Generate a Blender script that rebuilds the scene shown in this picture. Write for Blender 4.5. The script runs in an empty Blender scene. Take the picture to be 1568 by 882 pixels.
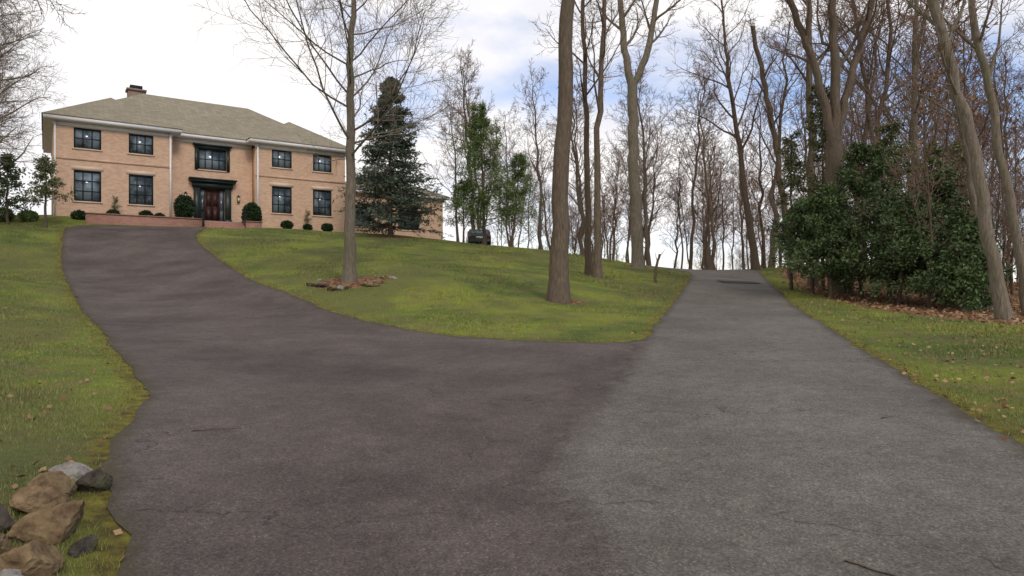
import bpy, bmesh, math
import numpy as np
from mathutils import Vector
from mathutils.geometry import delaunay_2d_cdt

scene = bpy.context.scene
scene.view_settings.view_transform = 'Standard'
scene.view_settings.look = 'None'
scene.view_settings.exposure = 0
RNG = np.random.default_rng(7)

# ------------------------------------------------------------------ helpers
def link(o, parent=None):
    scene.collection.objects.link(o)
    if parent is not None:
        o.parent = parent
    return o

def np_mesh(name, V, F, mats, midx=None, smooth=False):
    V = np.asarray(V, dtype=np.float32); F = np.asarray(F, dtype=np.int32)
    me = bpy.data.meshes.new(name)
    n, k = F.shape
    me.vertices.add(len(V)); me.vertices.foreach_set('co', V.ravel())
    me.loops.add(n*k); me.loops.foreach_set('vertex_index', F.ravel())
    me.polygons.add(n); me.polygons.foreach_set('loop_start', np.arange(0, n*k, k, dtype=np.int32))
    try:
        me.polygons.foreach_set('loop_total', np.full(n, k, dtype=np.int32))
    except Exception:
        pass
    if midx is not None:
        me.polygons.foreach_set('material_index', np.asarray(midx, dtype=np.int32))
    if smooth:
        me.polygons.foreach_set('use_smooth', np.ones(n, dtype=bool))
    for m in mats:
        me.materials.append(m)
    me.update(calc_edges=True)
    return me

def np_obj(name, V, F, mats, midx=None, smooth=False, parent=None):
    return link(bpy.data.objects.new(name, np_mesh(name, V, F, mats, midx, smooth)), parent)

def empty(name, loc=(0, 0, 0), rz=0.0):
    e = bpy.data.objects.new(name, None)
    e.location = loc; e.rotation_euler = (0, 0, rz); e.empty_display_size = 0.3
    return link(e)

def boxes(name, bl, mat, parent=None, bevel=0):
    V = []; F = []
    for (x0, x1, y0, y1, z0, z1) in bl:
        o = len(V)
        V += [(x0,y0,z0),(x1,y0,z0),(x1,y1,z0),(x0,y1,z0),(x0,y0,z1),(x1,y0,z1),(x1,y1,z1),(x0,y1,z1)]
        F += [(o,o+3,o+2,o+1),(o+4,o+5,o+6,o+7),(o,o+1,o+5,o+4),(o+1,o+2,o+6,o+5),(o+2,o+3,o+7,o+6),(o+3,o,o+4,o+7)]
    ob = np_obj(name, V, F, [mat], parent=parent)
    if bevel:
        m = ob.modifiers.new('bevel', 'BEVEL'); m.width = bevel; m.segments = 2
    return ob

class NT:
    def __init__(s, name):
        s.m = bpy.data.materials.new(name); s.m.use_nodes = True
        s.t = s.m.node_tree; s.b = s.t.nodes['Principled BSDF']
        s.co = s.t.nodes.new('ShaderNodeTexCoord')
    def n(s, typ, **kw):
        nd = s.t.nodes.new(typ)
        for k, v in kw.items():
            setattr(nd, k, v)
        return nd
    def l(s, a, b):
        s.t.links.new(a, b)
    def mapping(s, scale=(1, 1, 1), src='Object'):
        mp = s.n('ShaderNodeMapping'); mp.inputs['Scale'].default_value = scale
        s.l(s.co.outputs[src], mp.inputs['Vector']); return mp.outputs[0]
    def noise(s, scale, detail=4, rough=0.55, vec=None, dist=0):
        nd = s.n('ShaderNodeTexNoise'); nd.inputs['Scale'].default_value = scale
        nd.inputs['Detail'].default_value = detail; nd.inputs['Roughness'].default_value = rough
        nd.inputs['Distortion'].default_value = dist
        s.l(vec if vec is not None else s.co.outputs['Object'], nd.inputs['Vector'])
        return nd.outputs[0]
    def ramp(s, fac, stops):
        r = s.n('ShaderNodeValToRGB'); e = r.color_ramp.elements
        while len(e) < len(stops): e.new(0.5)
        for i, (p, c) in enumerate(stops):
            e[i].position = p
            e[i].color = (c, c, c, 1) if isinstance(c, (int, float)) else (*c, 1)
        s.l(fac, r.inputs[0]); return r.outputs[0]
    def mix(s, fac, a, b, mode='MIX'):
        m = s.n('ShaderNodeMix', data_type='RGBA', blend_type=mode)
        for sock, v in ((m.inputs[0], fac), (m.inputs[6], a), (m.inputs[7], b)):
            if isinstance(v, (int, float)): sock.default_value = v
            elif isinstance(v, tuple): sock.default_value = (*v, 1)
            else: s.l(v, sock)
        return m.outputs[2]
    def math(s, op, a, b=0.0, clamp=False):
        m = s.n('ShaderNodeMath', operation=op); m.use_clamp = clamp
        for sock, v in ((m.inputs[0], a), (m.inputs[1], b)):
            if isinstance(v, (int, float)): sock.default_value = v
            else: s.l(v, sock)
        return m.outputs[0]
    def attr(s, name):
        a = s.n('ShaderNodeAttribute'); a.attribute_name = name; return a.outputs['Fac']
    def island(s):
        return s.n('ShaderNodeNewGeometry').outputs['Random Per Island']
    def bump(s, h, strength=0.5, dist=0.02):
        b = s.n('ShaderNodeBump'); b.inputs['Strength'].default_value = strength
        b.inputs['Distance'].default_value = dist; s.l(h, b.inputs['Height'])
        s.l(b.outputs[0], s.b.inputs['Normal'])
    def base(s, c, rough=0.8, spec=0.3):
        if isinstance(c, tuple): s.b.inputs['Base Color'].default_value = (*c, 1)
        else: s.l(c, s.b.inputs['Base Color'])
        s.b.inputs['Roughness'].default_value = rough
        s.b.inputs['Specular IOR Level'].default_value = spec
        return s.m

def simple(name, col, rough=0.6, spec=0.4, var=0.15, scale=8, metallic=0):
    t = NT(name)
    n = t.ramp(t.noise(scale, 5, 0.65), [(0.3, 0.0), (0.7, 1.0)])
    c = t.mix(n, tuple(x*(1-var) for x in col), tuple(min(1, x*(1+var)) for x in col))
    t.b.inputs['Metallic'].default_value = metallic
    return t.base(c, rough, spec)

# ------------------------------------------------------------------ materials
def bark_mat(name, c0, c1, moss=0.0):
    t = NT(name)
    v = t.mapping((9, 9, 1.6)); n = t.noise(2.2, 6, 0.65, v, 0.4)
    n2 = t.noise(0.7, 3)
    c = t.mix(t.ramp(n, [(0.3, 0.0), (0.7, 1.0)]), c0, c1)
    c = t.mix(t.ramp(n2, [(0.45, 0.0), (0.7, moss)]), c, (0.11, 0.12, 0.06))
    oi = t.n('ShaderNodeObjectInfo')
    c = t.mix(t.math('MULTIPLY', oi.outputs['Random'], 0.3), c, (0.085, 0.06, 0.042))
    t.bump(n, 0.9, 0.04)
    return t.base(c, 0.9, 0.15)
M_BARK = bark_mat('bark_brown', (0.07, 0.05, 0.036), (0.20, 0.15, 0.11), 0.4)
M_BARKG = bark_mat('bark_grey', (0.095, 0.078, 0.056), (0.27, 0.225, 0.17), 0.5)
M_BARKD = bark_mat('bark_dark', (0.06, 0.042, 0.032), (0.165, 0.118, 0.085), 0.2)
M_TWIG = simple('twig_brown', (0.19, 0.13, 0.095), 0.9, 0.1, 0.3, 1.5)
M_TWIGG = simple('twig_grey', (0.25, 0.20, 0.16), 0.9, 0.1, 0.25, 1.5)

def leaf_mat(name, c0, c1, c2, rough=0.6, spec=0.2, transl=0.0):
    t = NT(name)
    r = t.island(); n = t.noise(0.9, 3)
    c = t.mix(r, c0, c1)
    c = t.mix(t.ramp(n, [(0.42, 0.0), (0.65, 0.8)]), c, c2)
    m = t.base(c, rough, spec)
    if transl <= 0: return m
    tr = t.n('ShaderNodeBsdfTranslucent'); t.l(c, tr.inputs['Color'])
    mx = t.n('ShaderNodeMixShader'); mx.inputs[0].default_value = transl
    t.l(t.b.outputs[0], mx.inputs[1]); t.l(tr.outputs[0], mx.inputs[2])
    t.l(mx.outputs[0], t.t.nodes['Material Output'].inputs['Surface'])
    return m
M_SPRUCE = leaf_mat('spruce_needles', (0.045, 0.065, 0.042), (0.095, 0.12, 0.085), (0.06, 0.085, 0.05))
M_PINE = leaf_mat('pine_needles', (0.085, 0.14, 0.035), (0.18, 0.235, 0.085), (0.11, 0.135, 0.045), transl=0.2)
M_HOLLY = leaf_mat('holly_leaves', (0.045, 0.082, 0.028), (0.11, 0.155, 0.055), (0.07, 0.09, 0.038))
M_HEM = leaf_mat('hemlock_needles', (0.10, 0.115, 0.045), (0.18, 0.185, 0.08), (0.11, 0.105, 0.05))
M_BOX = leaf_mat('boxwood_leaves', (0.012, 0.03, 0.010), (0.035, 0.065, 0.02), (0.02, 0.035, 0.013))
M_DEAD = leaf_mat('dead_leaves', (0.20, 0.11, 0.05), (0.38, 0.26, 0.15), (0.22, 0.13, 0.07), 0.8, 0.1)

def grass_colour(t):
    a = t.noise(0.30, 6, 0.68); b = t.noise(1.1, 7, 0.74); c = t.noise(0.2, 5, 0.65, t.mapping((1, 0.6, 1)))
    col = t.mix(t.ramp(a, [(0.40, 0.0), (0.58, 1.0)]), (0.080, 0.118, 0.028), (0.215, 0.245, 0.038))
    col = t.mix(t.ramp(b, [(0.49, 0.0), (0.64, 0.8)]), col, (0.19, 0.15, 0.07))
    col = t.mix(t.ramp(c, [(0.49, 0.0), (0.58, 0.6)]), col, (0.115, 0.11, 0.045))
    return col
def make_ground_mat():
    t = NT('lawn_and_woodland_soil')
    col = grass_colour(t)
    fine = t.noise(30, 5, 0.7)
    col = t.mix(t.ramp(fine, [(0.3, 0.75), (0.62, 0.0)]), col, (0.07, 0.07, 0.025))
    e = t.attr('edge'); en = t.noise(3.5, 4)
    ee = t.math('ADD', e, t.math('MULTIPLY', t.math('SUBTRACT', en, 0.5), 0.4))
    moss = t.mix(t.ramp(t.noise(7, 4), [(0.35, 0.0), (0.65, 1.0)]), (0.075, 0.055, 0.022), (0.19, 0.165, 0.028))
    col = t.mix(t.ramp(ee, [(0.08, 0.95), (0.34, 0.0)]), col, moss)
    w = t.attr('litter')
    vo = t.n('ShaderNodeTexVoronoi'); vo.inputs['Scale'].default_value = 11
    t.l(t.co.outputs['Object'], vo.inputs['Vector'])
    sp = t.n('ShaderNodeSeparateColor'); t.l(vo.outputs['Color'], sp.inputs[0])
    lit = t.ramp(sp.outputs[0], [(0.0, (0.05, 0.03, 0.02)), (0.5, (0.16, 0.08, 0.042)), (1.0, (0.32, 0.17, 0.095))])
    wn = t.math('ADD', w, t.math('MULTIPLY', t.math('SUBTRACT', t.noise(1.3, 5), 0.5), 1.1))
    col = t.mix(t.ramp(wn, [(0.4, 0.0), (0.62, 1.0)]), col, lit)
    t.bump(t.noise(22, 5, 0.7), 0.8, 0.05)
    return t.base(col, 0.95, 0.1)
M_GROUND = make_ground_mat()
def make_blade():
    t = NT('grass_blades')
    col = grass_colour(t)
    r = t.island()
    col = t.mix(t.ramp(r, [(0.0, 0.6), (0.3, 0.0), (0.75, 0.0), (1.0, 0.8)]), col, (0.25, 0.23, 0.10))
    col = t.mix(t.ramp(r, [(0.3, 0.0), (0.5, 0.5), (0.6, 0.0)]), col, (0.055, 0.095, 0.02))
    col = t.mix(1.0, col, (1.15, 1.15, 1.15), 'MULTIPLY')
    return t.base(col, 0.7, 0.15)
M_BLADE = make_blade()

def make_asphalt():
    t = NT('asphalt')
    lane = t.attr('lane')
    ln = t.math('ADD', lane, t.math('MULTIPLY', t.math('SUBTRACT', t.noise(1.3, 8, 0.75), 0.5), 1.3))
    f = t.ramp(ln, [(0.22, 0.0), (0.78, 1.0)])
    left = t.mix(t.ramp(t.noise(0.42, 7, 0.68), [(0.36, 0.0), (0.64, 1.0)]), (0.080, 0.062, 0.054), (0.142, 0.116, 0.101))
    right = t.mix(t.ramp(t.noise(0.45, 7, 0.68), [(0.36, 0.0), (0.64, 1.0)]), (0.130, 0.115, 0.096), (0.186, 0.168, 0.143))
    c = t.mix(f, left, right)
    sm = t.ramp(lane, [(0.05, 0.0), (0.35, 0.6), (0.75, 0.0)])
    c = t.mix(t.math('MULTIPLY', sm, t.ramp(t.noise(2.2, 7, 0.75), [(0.42, 0.0), (0.58, 1.0)])), c, (0.045, 0.034, 0.029))
    med = t.noise(5, 7, 0.75)
    c = t.mix(t.ramp(med, [(0.3, 0.4), (0.6, 0.0)]), c, (0.04, 0.032, 0.028))
    vo = t.n('ShaderNodeTexVoronoi'); vo.inputs['Scale'].default_value = 75
    t.l(t.co.outputs['Object'], vo.inputs['Vector'])
    sp = t.n('ShaderNodeSeparateColor'); t.l(vo.outputs['Color'], sp.inputs[0])
    g = t.ramp(sp.outputs[1], [(0.0, 0.58), (0.75, 1.0), (0.95, 1.15), (1.0, 1.5)])
    c = t.mix(1.0, c, g, 'MULTIPLY')
    mp = t.n('ShaderNodeVectorMath', operation='ADD')
    nz = t.n('ShaderNodeTexNoise'); nz.inputs['Scale'].default_value = 2.2; nz.inputs['Detail'].default_value = 6
    t.l(t.co.outputs['Object'], nz.inputs['Vector'])
    sc = t.n('ShaderNodeVectorMath', operation='SCALE'); sc.inputs['Scale'].default_value = 1.1
    t.l(nz.outputs['Color'], sc.inputs[0]); t.l(t.co.outputs['Object'], mp.inputs[0]); t.l(sc.outputs[0], mp.inputs[1])
    cr = t.n('ShaderNodeTexVoronoi', feature='DISTANCE_TO_EDGE'); cr.inputs['Scale'].default_value = 0.33
    t.l(mp.outputs[0], cr.inputs['Vector'])
    ck = t.ramp(cr.outputs['Distance'], [(0.0, 1.0), (0.005, 0.0)])
    mask = t.ramp(t.noise(0.55, 3), [(0.45, 0.0), (0.55, 0.75)])
    c = t.mix(t.math('MULTIPLY', ck, mask), c, (0.02, 0.017, 0.015))
    e = t.attr('edge')
    ee = t.math('ADD', e, t.math('MULTIPLY', t.math('SUBTRACT', t.noise(2.6, 5), 0.5), 0.5))
    c = t.mix(t.ramp(ee, [(0.0, 0.8), (0.22, 0.0)]), c, (0.06, 0.05, 0.028))
    t.bump(t.noise(70, 4, 0.7), 0.5, 0.012)
    return t.base(c, 0.92, 0.15)
M_ASPH = make_asphalt()

def brick_mat(name, c1, c2, mortar):
    t = NT(name)
    sx = t.n('ShaderNodeSeparateXYZ'); t.l(t.co.outputs['Object'], sx.inputs[0])
    cb = t.n('ShaderNodeCombineXYZ')
    t.l(t.math('ADD', sx.outputs[0], sx.outputs[1]), cb.inputs[0]); t.l(sx.outputs[2], cb.inputs[1])
    br = t.n('ShaderNodeTexBrick'); br.inputs['Scale'].default_value = 1.0
    br.inputs['Brick Width'].default_value = 0.23; br.inputs['Row Height'].default_value = 0.08
    br.inputs['Mortar Size'].default_value = 0.008; br.inputs['Bias'].default_value = 0.0
    br.inputs['Color1'].default_value = (*c1, 1); br.inputs['Color2'].default_value = (*c2, 1)
    br.inputs['Mortar'].default_value = (*mortar, 1); t.l(cb.outputs[0], br.inputs['Vector'])
    n = t.noise(0.9, 5, 0.6)
    n2 = t.noise(6, 4)
    c = t.mix(t.ramp(n, [(0.35, 0.22), (0.7, 0.0)]), br.outputs['Color'], tuple(x*0.55 for x in c1))
    c = t.mix(t.math('MULTIPLY', n2, 0.35), c, c2)
    return t.base(c, 0.9, 0.15)
M_BRICK = brick_mat('tan_brick', (0.48, 0.285, 0.18), (0.64, 0.42, 0.275), (0.55, 0.45, 0.35))
M_BRICKL = brick_mat('pale_brick', (0.60, 0.42, 0.29), (0.68, 0.50, 0.36), (0.6, 0.5, 0.4))
M_RED = brick_mat('red_brick', (0.24, 0.11, 0.075), (0.34, 0.17, 0.12), (0.30, 0.24, 0.2))
M_CHIM = brick_mat('chimney_brick', (0.20, 0.14, 0.10), (0.28, 0.20, 0.15), (0.24, 0.2, 0.17))
def roof_mat():
    t = NT('asphalt_shingles')
    sx = t.n('ShaderNodeSeparateXYZ'); t.l(t.co.outputs['Object'], sx.inputs[0])
    cb = t.n('ShaderNodeCombineXYZ')
    t.l(t.math('ADD', sx.outputs[0], sx.outputs[1]), cb.inputs[0]); t.l(sx.outputs[2], cb.inputs[1])
    br = t.n('ShaderNodeTexBrick'); br.inputs['Scale'].default_value = 1
    br.inputs['Brick Width'].default_value = 0.3; br.inputs['Row Height'].default_value = 0.09
    br.inputs['Mortar Size'].default_value = 0.006
    br.inputs['Color1'].default_value = (0.23, 0.195, 0.135, 1); br.inputs['Color2'].default_value = (0.31, 0.27, 0.19, 1)
    br.inputs['Mortar'].default_value = (0.13, 0.11, 0.08, 1); t.l(cb.outputs[0], br.inputs['Vector'])
    c = t.mix(t.ramp(t.noise(0.5, 5), [(0.35, 0.3), (0.65, 0.0)]), br.outputs['Color'], (0.17, 0.145, 0.10))
    return t.base(c, 0.92, 0.15)
M_ROOF = roof_mat()
M_WHITE = simple('white_paint', (0.70, 0.67, 0.64), 0.5, 0.4, 0.06, 3)
M_GREEN = simple('dark_green_paint', (0.018, 0.03, 0.026), 0.4, 0.4, 0.2, 4)
M_BLACK = simple('black_frame_paint', (0.02, 0.024, 0.026), 0.7, 0.15, 0.2, 4)
M_DOOR = simple('dark_wood_door', (0.045, 0.018, 0.013), 0.5, 0.3, 0.3, 3)
def glass_mat():
    t = NT('window_glass')
    n = t.noise(0.75, 5, 0.6)
    c = t.mix(t.ramp(n, [(0.42, 0.0), (0.58, 1.0)]), (0.045, 0.06, 0.07), (0.22, 0.27, 0.30))
    t.b.inputs['Metallic'].default_value = 0.1
    return t.base(c, 0.12, 0.5)
M_GLASS = glass_mat()
def stone_mat(name, c0, c1, moss):
    t = NT(name)
    c = t.mix(t.ramp(t.noise(6, 7, 0.7), [(0.35, 0.0), (0.65, 1.0)]), c0, c1)
    c = t.mix(t.ramp(t.noise(3.2, 5, 0.65), [(0.52, 0.0), (0.62, moss)]), c, (0.075, 0.085, 0.03))
    t.bump(t.noise(14, 7, 0.72), 0.8, 0.03)
    return t.base(c, 0.93, 0.1)
M_STONE = stone_mat('fieldstone_tan', (0.085, 0.055, 0.03), (0.27, 0.185, 0.10), 0.5)
M_STONEG = stone_mat('fieldstone_grey', (0.14, 0.12, 0.10), (0.36, 0.33, 0.28), 0.4)
M_STONED = stone_mat('fieldstone_dark', (0.03, 0.025, 0.02), (0.10, 0.08, 0.062), 0.5)
M_IRON = simple('cast_iron', (0.03, 0.028, 0.026), 0.6, 0.4, 0.3, 20)
M_CAR = simple('dark_car_paint', (0.012, 0.017, 0.017), 0.25, 0.5, 0.2, 3)
M_TYRE = simple('tyre_rubber', (0.012, 0.012, 0.012), 0.9, 0.2, 0.2, 9)
M_CHROME = simple('wheel_alloy', (0.4, 0.4, 0.41), 0.3, 0.5, 0.1, 9, 0.8)
M_LAMPR = simple('tail_lamp_red', (0.25, 0.01, 0.01), 0.25, 0.6, 0.2, 9)
M_PLATE = simple('licence_plate_white', (0.6, 0.6, 0.55), 0.5, 0.3, 0.1, 9)
M_LGLASS = simple('lantern_glass', (0.6, 0.5, 0.3), 0.2, 0.5, 0.1, 9)
M_PAVE = simple('bluestone_paving', (0.2, 0.19, 0.18), 0.85, 0.2, 0.3, 2)

# ------------------------------------------------------------------ terrain (surveyed spot heights, metres)
CP = np.array([
 (1.5,-8,-.2),(2.8,0,0),(3.8,3.6,.08),(4.5,6,.2),(5.1,8,.27),(6.9,14,.51),(8,18,.76),(11.3,29,1.49),(15.1,42,2.69),
 (2.71,14.1,.507),(3.9,18,.756),(5.88,24.5,1.155),(8.56,33,1.95),(9.8,37.5,2.35),(10.9,42,2.69),
 (-2,-8,-.2),(-1.8,0,0),(-2.1,3.7,.05),(-2.69,4.5,.14),(-3.35,5.7,.19),(-3.91,7,.27),(-4.55,8.5,.31),(-6.94,12,.46),(-10.8,17.5,.78),
 (-14.1,22,1.3),(-17.3,26.5,1.88),(-19.8,30,2.77),(-22.4,34,3.91),(-24,36.5,4.6),(-25,38.5,5.03),(-24.4,39.9,5.25),(-20.5,42.6,5.38),
 (-18.8,41.5,5.25),(-17.14,37,4.29),(-14.65,33,3.37),(-11.9,29,2.46),(-9.19,25,1.74),(-5.43,20,.95),(-2.99,17,.64),(-1.25,15.5,.5),(.22,14.6,.47),(1.57,14.1,.467),
 (-5.72,24,1.85),(1.54,22,1.16),(-1.85,23,1.62),(7.5,40,2.75),(-1,36,3.0),(-6,34,3.1),(-10.9,34,3.42),(-15.85,41,4.78),(-14.9,46.5,5.56),
 (-11.1,49.5,5.58),(-6.4,50,5.28),(-3.86,48,4.86),(2.84,45,4.0),(7,44,3.3),(5.25,28,1.63),(3.1,28,1.9),
 (-26,35,4.6),(-28.1,38.7,5.2),(-16.5,22,1.83),(-6,8,.38),(-10.5,14,.81),(-3.15,4.2,.2),(-8,4,.35),(-45,30,4.5),(-45,45,6),(-40,10,2),(-15,0,.6),(-15,-8,.4),
 (9.75,13,.62),(11.8,20,.85),(12.04,27,1.37),(15.3,24,.93),(22.5,30,1.2),(17.5,44,2.9),(35,40,1.4),(30,20,.6),(40,60,1.5),(12,5,.4),(15,-5,.2),(35,0,.2),
 (12.5,50,2.5),(10,60,1.8),(25,60,2.2),(3.3,52,3.9),(-2,53,4.65),(-5,62,5.6),(5,65,3),(0,75,3),(20,80,0),
 (-30,60,6),(-20,62,6),(-15,54,6),(-27.7,41.2,5.95),(-20,47,5.9),(-25,55,6),(-40,60,6),(-10,80,4.5),(-40,85,4.5),(-8,59,6.0)], dtype=float)
def _phi(r2):
    return np.where(r2 > 1e-12, 0.5*r2*np.log(np.maximum(r2, 1e-12)), 0.0)
_S = 0.1
_X = CP[:, :2]*_S
_n = len(CP)
_K = _phi(((_X[:, None]-_X[None])**2).sum(-1)) + np.eye(_n)*1e-3
_P = np.hstack([np.ones((_n, 1)), _X])
_A = np.block([[_K, _P], [_P.T, np.zeros((3, 3))]])
_W = np.linalg.solve(_A, np.concatenate([CP[:, 2], np.zeros(3)]))
def H(x, y):
    x = np.atleast_1d(np.asarray(x, float)); y = np.atleast_1d(np.asarray(y, float))
    out = np.empty(len(x))
    for s in range(0, len(x), 50000):
        q = np.stack([x[s:s+50000], y[s:s+50000]], 1)*_S
        d = ((q[:, None]-_X[None])**2).sum(-1)
        out[s:s+50000] = _phi(d) @ _W[:_n] + _W[_n] + q @ _W[_n+1:]
    out = np.clip(out, -6, 7)
    r = np.hypot(x, y-30); w = np.clip((r-70)/110, 0, 1); w = w*w*(3-2*w)
    return out*(1-w) + (-6)*w
def h1(x, y): return float(H([x], [y])[0])

def catmull(pts, step):
    pts = np.array(pts, float); n = len(pts); out = []
    for i in range(n):
        p0, p1, p2, p3 = pts[i-1], pts[i], pts[(i+1) % n], pts[(i+2) % n]
        m = max(1, int(np.linalg.norm(p2-p1)/step))
        for k in range(m):
            t = k/m
            out.append(0.5*((2*p1)+(-p0+p2)*t+(2*p0-5*p1+4*p2-p3)*t*t+(-p0+3*p1-3*p2+p3)*t**3))
    return np.array(out)
OUT = [(-2,-14),(-1.9,-7),(-1.8,0),(-2.1,3.7),(-2.69,4.5),(-3.35,5.7),(-3.91,7),(-4.55,8.5),(-6.94,12),(-10.8,17.5),(-14.1,22),(-17.3,26.5),
       (-19.8,30),(-22.4,34),(-24,36.5),(-25,38.5),(-24.3,40.0),(-22.4,41.4),(-20.4,42.7),(-19.2,42.6),(-18.6,41.5),(-18.0,39.2),(-17.14,37),(-14.65,33),(-11.9,29),
       (-9.19,25),(-5.43,20),(-2.99,17),(-1.25,15.5),(.22,14.6),(1.57,14.1),(2.35,13.95),(2.78,14.3),(3.9,18),(5.88,24.5),(8.56,33),(9.8,37.5),
       (10.0,40),(8.6,42.5),(5,46.5),(0,50),(-4,53),(-5,56),(-2,58.5),(6,57),(13,53.5),(16.3,48),(15.1,42),(11.3,29),(8,18),(6.9,14),(5.1,8),(4.5,6),
       (3.8,3.6),(2.8,0),(1.5,-7),(0.5,-14)]
POLY = catmull(OUT, 0.9)
FINE = catmull(OUT, 0.28)
nrm = np.roll(FINE, -1, 0)-np.roll(FINE, 1, 0); nrm = np.stack([nrm[:, 1], -nrm[:, 0]], 1)
nrm /= np.linalg.norm(nrm, axis=1, keepdims=True)+1e-9
jit = RNG.normal(0, 0.03, len(FINE)); jit = (jit+np.roll(jit, 1))*0.8
FINE = FINE + nrm*jit[:, None]
def sdf(x, y):
    """signed distance to the drive outline, negative inside"""
    A = POLY; B = np.roll(POLY, -1, 0); out = np.empty(len(x))
    for s in range(0, len(x), 20000):
        p = np.stack([x[s:s+20000], y[s:s+20000]], 1)
        pa = p[:, None]-A[None]; ba = (B-A)[None]
        h = np.clip((pa*ba).sum(-1)/(ba**2).sum(-1), 0, 1)
        d = np.sqrt(((pa-ba*h[..., None])**2).sum(-1)).min(1)
        ya, yb = A[:, 1][None], B[:, 1][None]; xa, xb = A[:, 0][None], B[:, 0][None]
        c = ((ya > p[:, 1:2]) != (yb > p[:, 1:2])) & (p[:, 0:1] < (xb-xa)*(p[:, 1:2]-ya)/(yb-ya+1e-12)+xa)
        out[s:s+20000] = np.where(c.sum(1) % 2 == 1, -d, d)
    return out
def inside_fine(p):
    A = FINE; B = np.roll(FINE, -1, 0); out = np.zeros(len(p), bool)
    for s in range(0, len(p), 8000):
        q = p[s:s+8000]
        ya, yb = A[:, 1][None], B[:, 1][None]; xa, xb = A[:, 0][None], B[:, 0][None]
        den = np.where(abs(yb-ya) < 1e-12, 1e-12, yb-ya)
        c = ((ya > q[:, 1:2]) != (yb > q[:, 1:2])) & (q[:, 0:1] < (xb-xa)*(q[:, 1:2]-ya)/den+xa)
        out[s:s+8000] = c.sum(1) % 2 == 1
    return out
def sstep(a, b, v):
    t = np.clip((v-a)/(b-a), 0, 1); return t*t*(3-2*t)
def litter(x, y):
    xw = np.interp(y, [-20, 0, 10, 16, 20, 27, 36, 44, 60], [17, 15, 13.0, 11.4, 10.9, 11.6, 13.9, 17.0, 22])
    w = sstep(-0.3, 1.2, x-xw)
    w = np.maximum(w, sstep(62, 68, y))
    w = np.maximum(w, sstep(-38, -44, x))
    for (cx, cy, r) in ((-5.72, 24, 1.55), (1.54, 22, 0.75), (-8.1, 47, 2.2), (7.4, 40, 0.9)):
        w = np.maximum(w, sstep(r, r*0.6, np.hypot(x-cx, (y-cy))))
    return w

def gridpts(x0, x1, y0, y1, s):
    xs = np.arange(x0, x1+1e-6, s); ys = np.arange(y0, y1+1e-6, s)
    gx, gy = np.meshgrid(xs, ys); return np.stack([gx.ravel(), gy.ravel()], 1)
g1 = gridpts(-34, 26, -4, 56, 0.6)
g2 = gridpts(-76, 76, -40, 100, 3.0); g2 = g2[~((g2[:, 0] > -34.5) & (g2[:, 0] < 26.5) & (g2[:, 1] > -4.5) & (g2[:, 1] < 56.5))]
g3 = gridpts(-300, 300, -300, 400, 25); g3 = g3[~((abs(g3[:, 0]) < 78) & (g3[:, 1] > -42) & (g3[:, 1] < 102))]
g4 = gridpts(-3000, 3000, -3000, 3000, 500); g4 = g4[~((abs(g4[:, 0]) < 310) & (abs(g4[:, 1]) < 410))]
G = np.vstack([g1, g2, g3, g4]) + 0.0
G[:, :2] += RNG.uniform(-0.02, 0.02, G.shape)
sd = sdf(G[:, 0], G[:, 1])
G = G[abs(sd) > 0.16]; sd = sd[abs(sd) > 0.16]
nF = len(FINE)
allp = np.vstack([FINE, G])
edges = [(i, (i+1) % nF) for i in range(nF)]
r = delaunay_2d_cdt([Vector(p) for p in allp], edges, [], 0, 1e-5, False)
vv = np.array([tuple(v) for v in r[0]]); ff = np.array([tuple(f) for f in r[2]])
z = H(vv[:, 0], vv[:, 1]); s_ = sdf(vv[:, 0], vv[:, 1])
z = z - np.where(s_ < -0.1, 0.05, 0.0)
z = z + np.where(s_ > 0.3, 1, 0)*(0.02*np.sin(vv[:, 0]*1.1+np.sin(vv[:, 1]*.7))+0.015*np.sin(vv[:, 1]*1.7+vv[:, 0]*.4))*np.clip(s_/2, 0, 1)
ground = np_obj('ground', np.column_stack([vv, z]), ff, [M_GROUND], smooth=True)
a = ground.data.attributes.new('edge', 'FLOAT', 'POINT'); a.data.foreach_set('value', np.maximum(s_, 0).astype(np.float32))
a = ground.data.attributes.new('litter', 'FLOAT', 'POINT'); a.data.foreach_set('value', litter(vv[:, 0], vv[:, 1]).astype(np.float32))

inn = G[sd < -0.16]
extra = gridpts(-4, 6, 2, 15, 0.3); extra = extra+RNG.uniform(-.01, .01, extra.shape); extra = extra[sdf(extra[:, 0], extra[:, 1]) < -0.2]
allp = np.vstack([FINE, inn, extra])
r = delaunay_2d_cdt([Vector(p) for p in allp], edges, [], 0, 1e-5, False)
vv = np.array([tuple(v) for v in r[0]]); ff = np.array([tuple(f) for f in r[2]])
ff = ff[inside_fine(vv[ff].mean(1))]
drive = np_obj('asphalt_driveway', np.column_stack([vv, H(vv[:, 0], vv[:, 1])+0.012]), ff, [M_ASPH], smooth=True)
xs = np.interp(vv[:, 1], [2, 3.65, 4.3, 5.3, 6.9, 8.7, 11, 13.6, 30], [0.7, 0.56, 0.6, 0.28, 0.63, 1.2, 1.9, 2.6, 5])
a = drive.data.attributes.new('lane', 'FLOAT', 'POINT'); a.data.foreach_set('value', sstep(-0.6, 0.6, vv[:, 0]-xs).astype(np.float32))
a = drive.data.attributes.new('edge', 'FLOAT', 'POINT'); a.data.foreach_set('value', np.maximum(-sdf(vv[:, 0], vv[:, 1]), 0).astype(np.float32))

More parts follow.
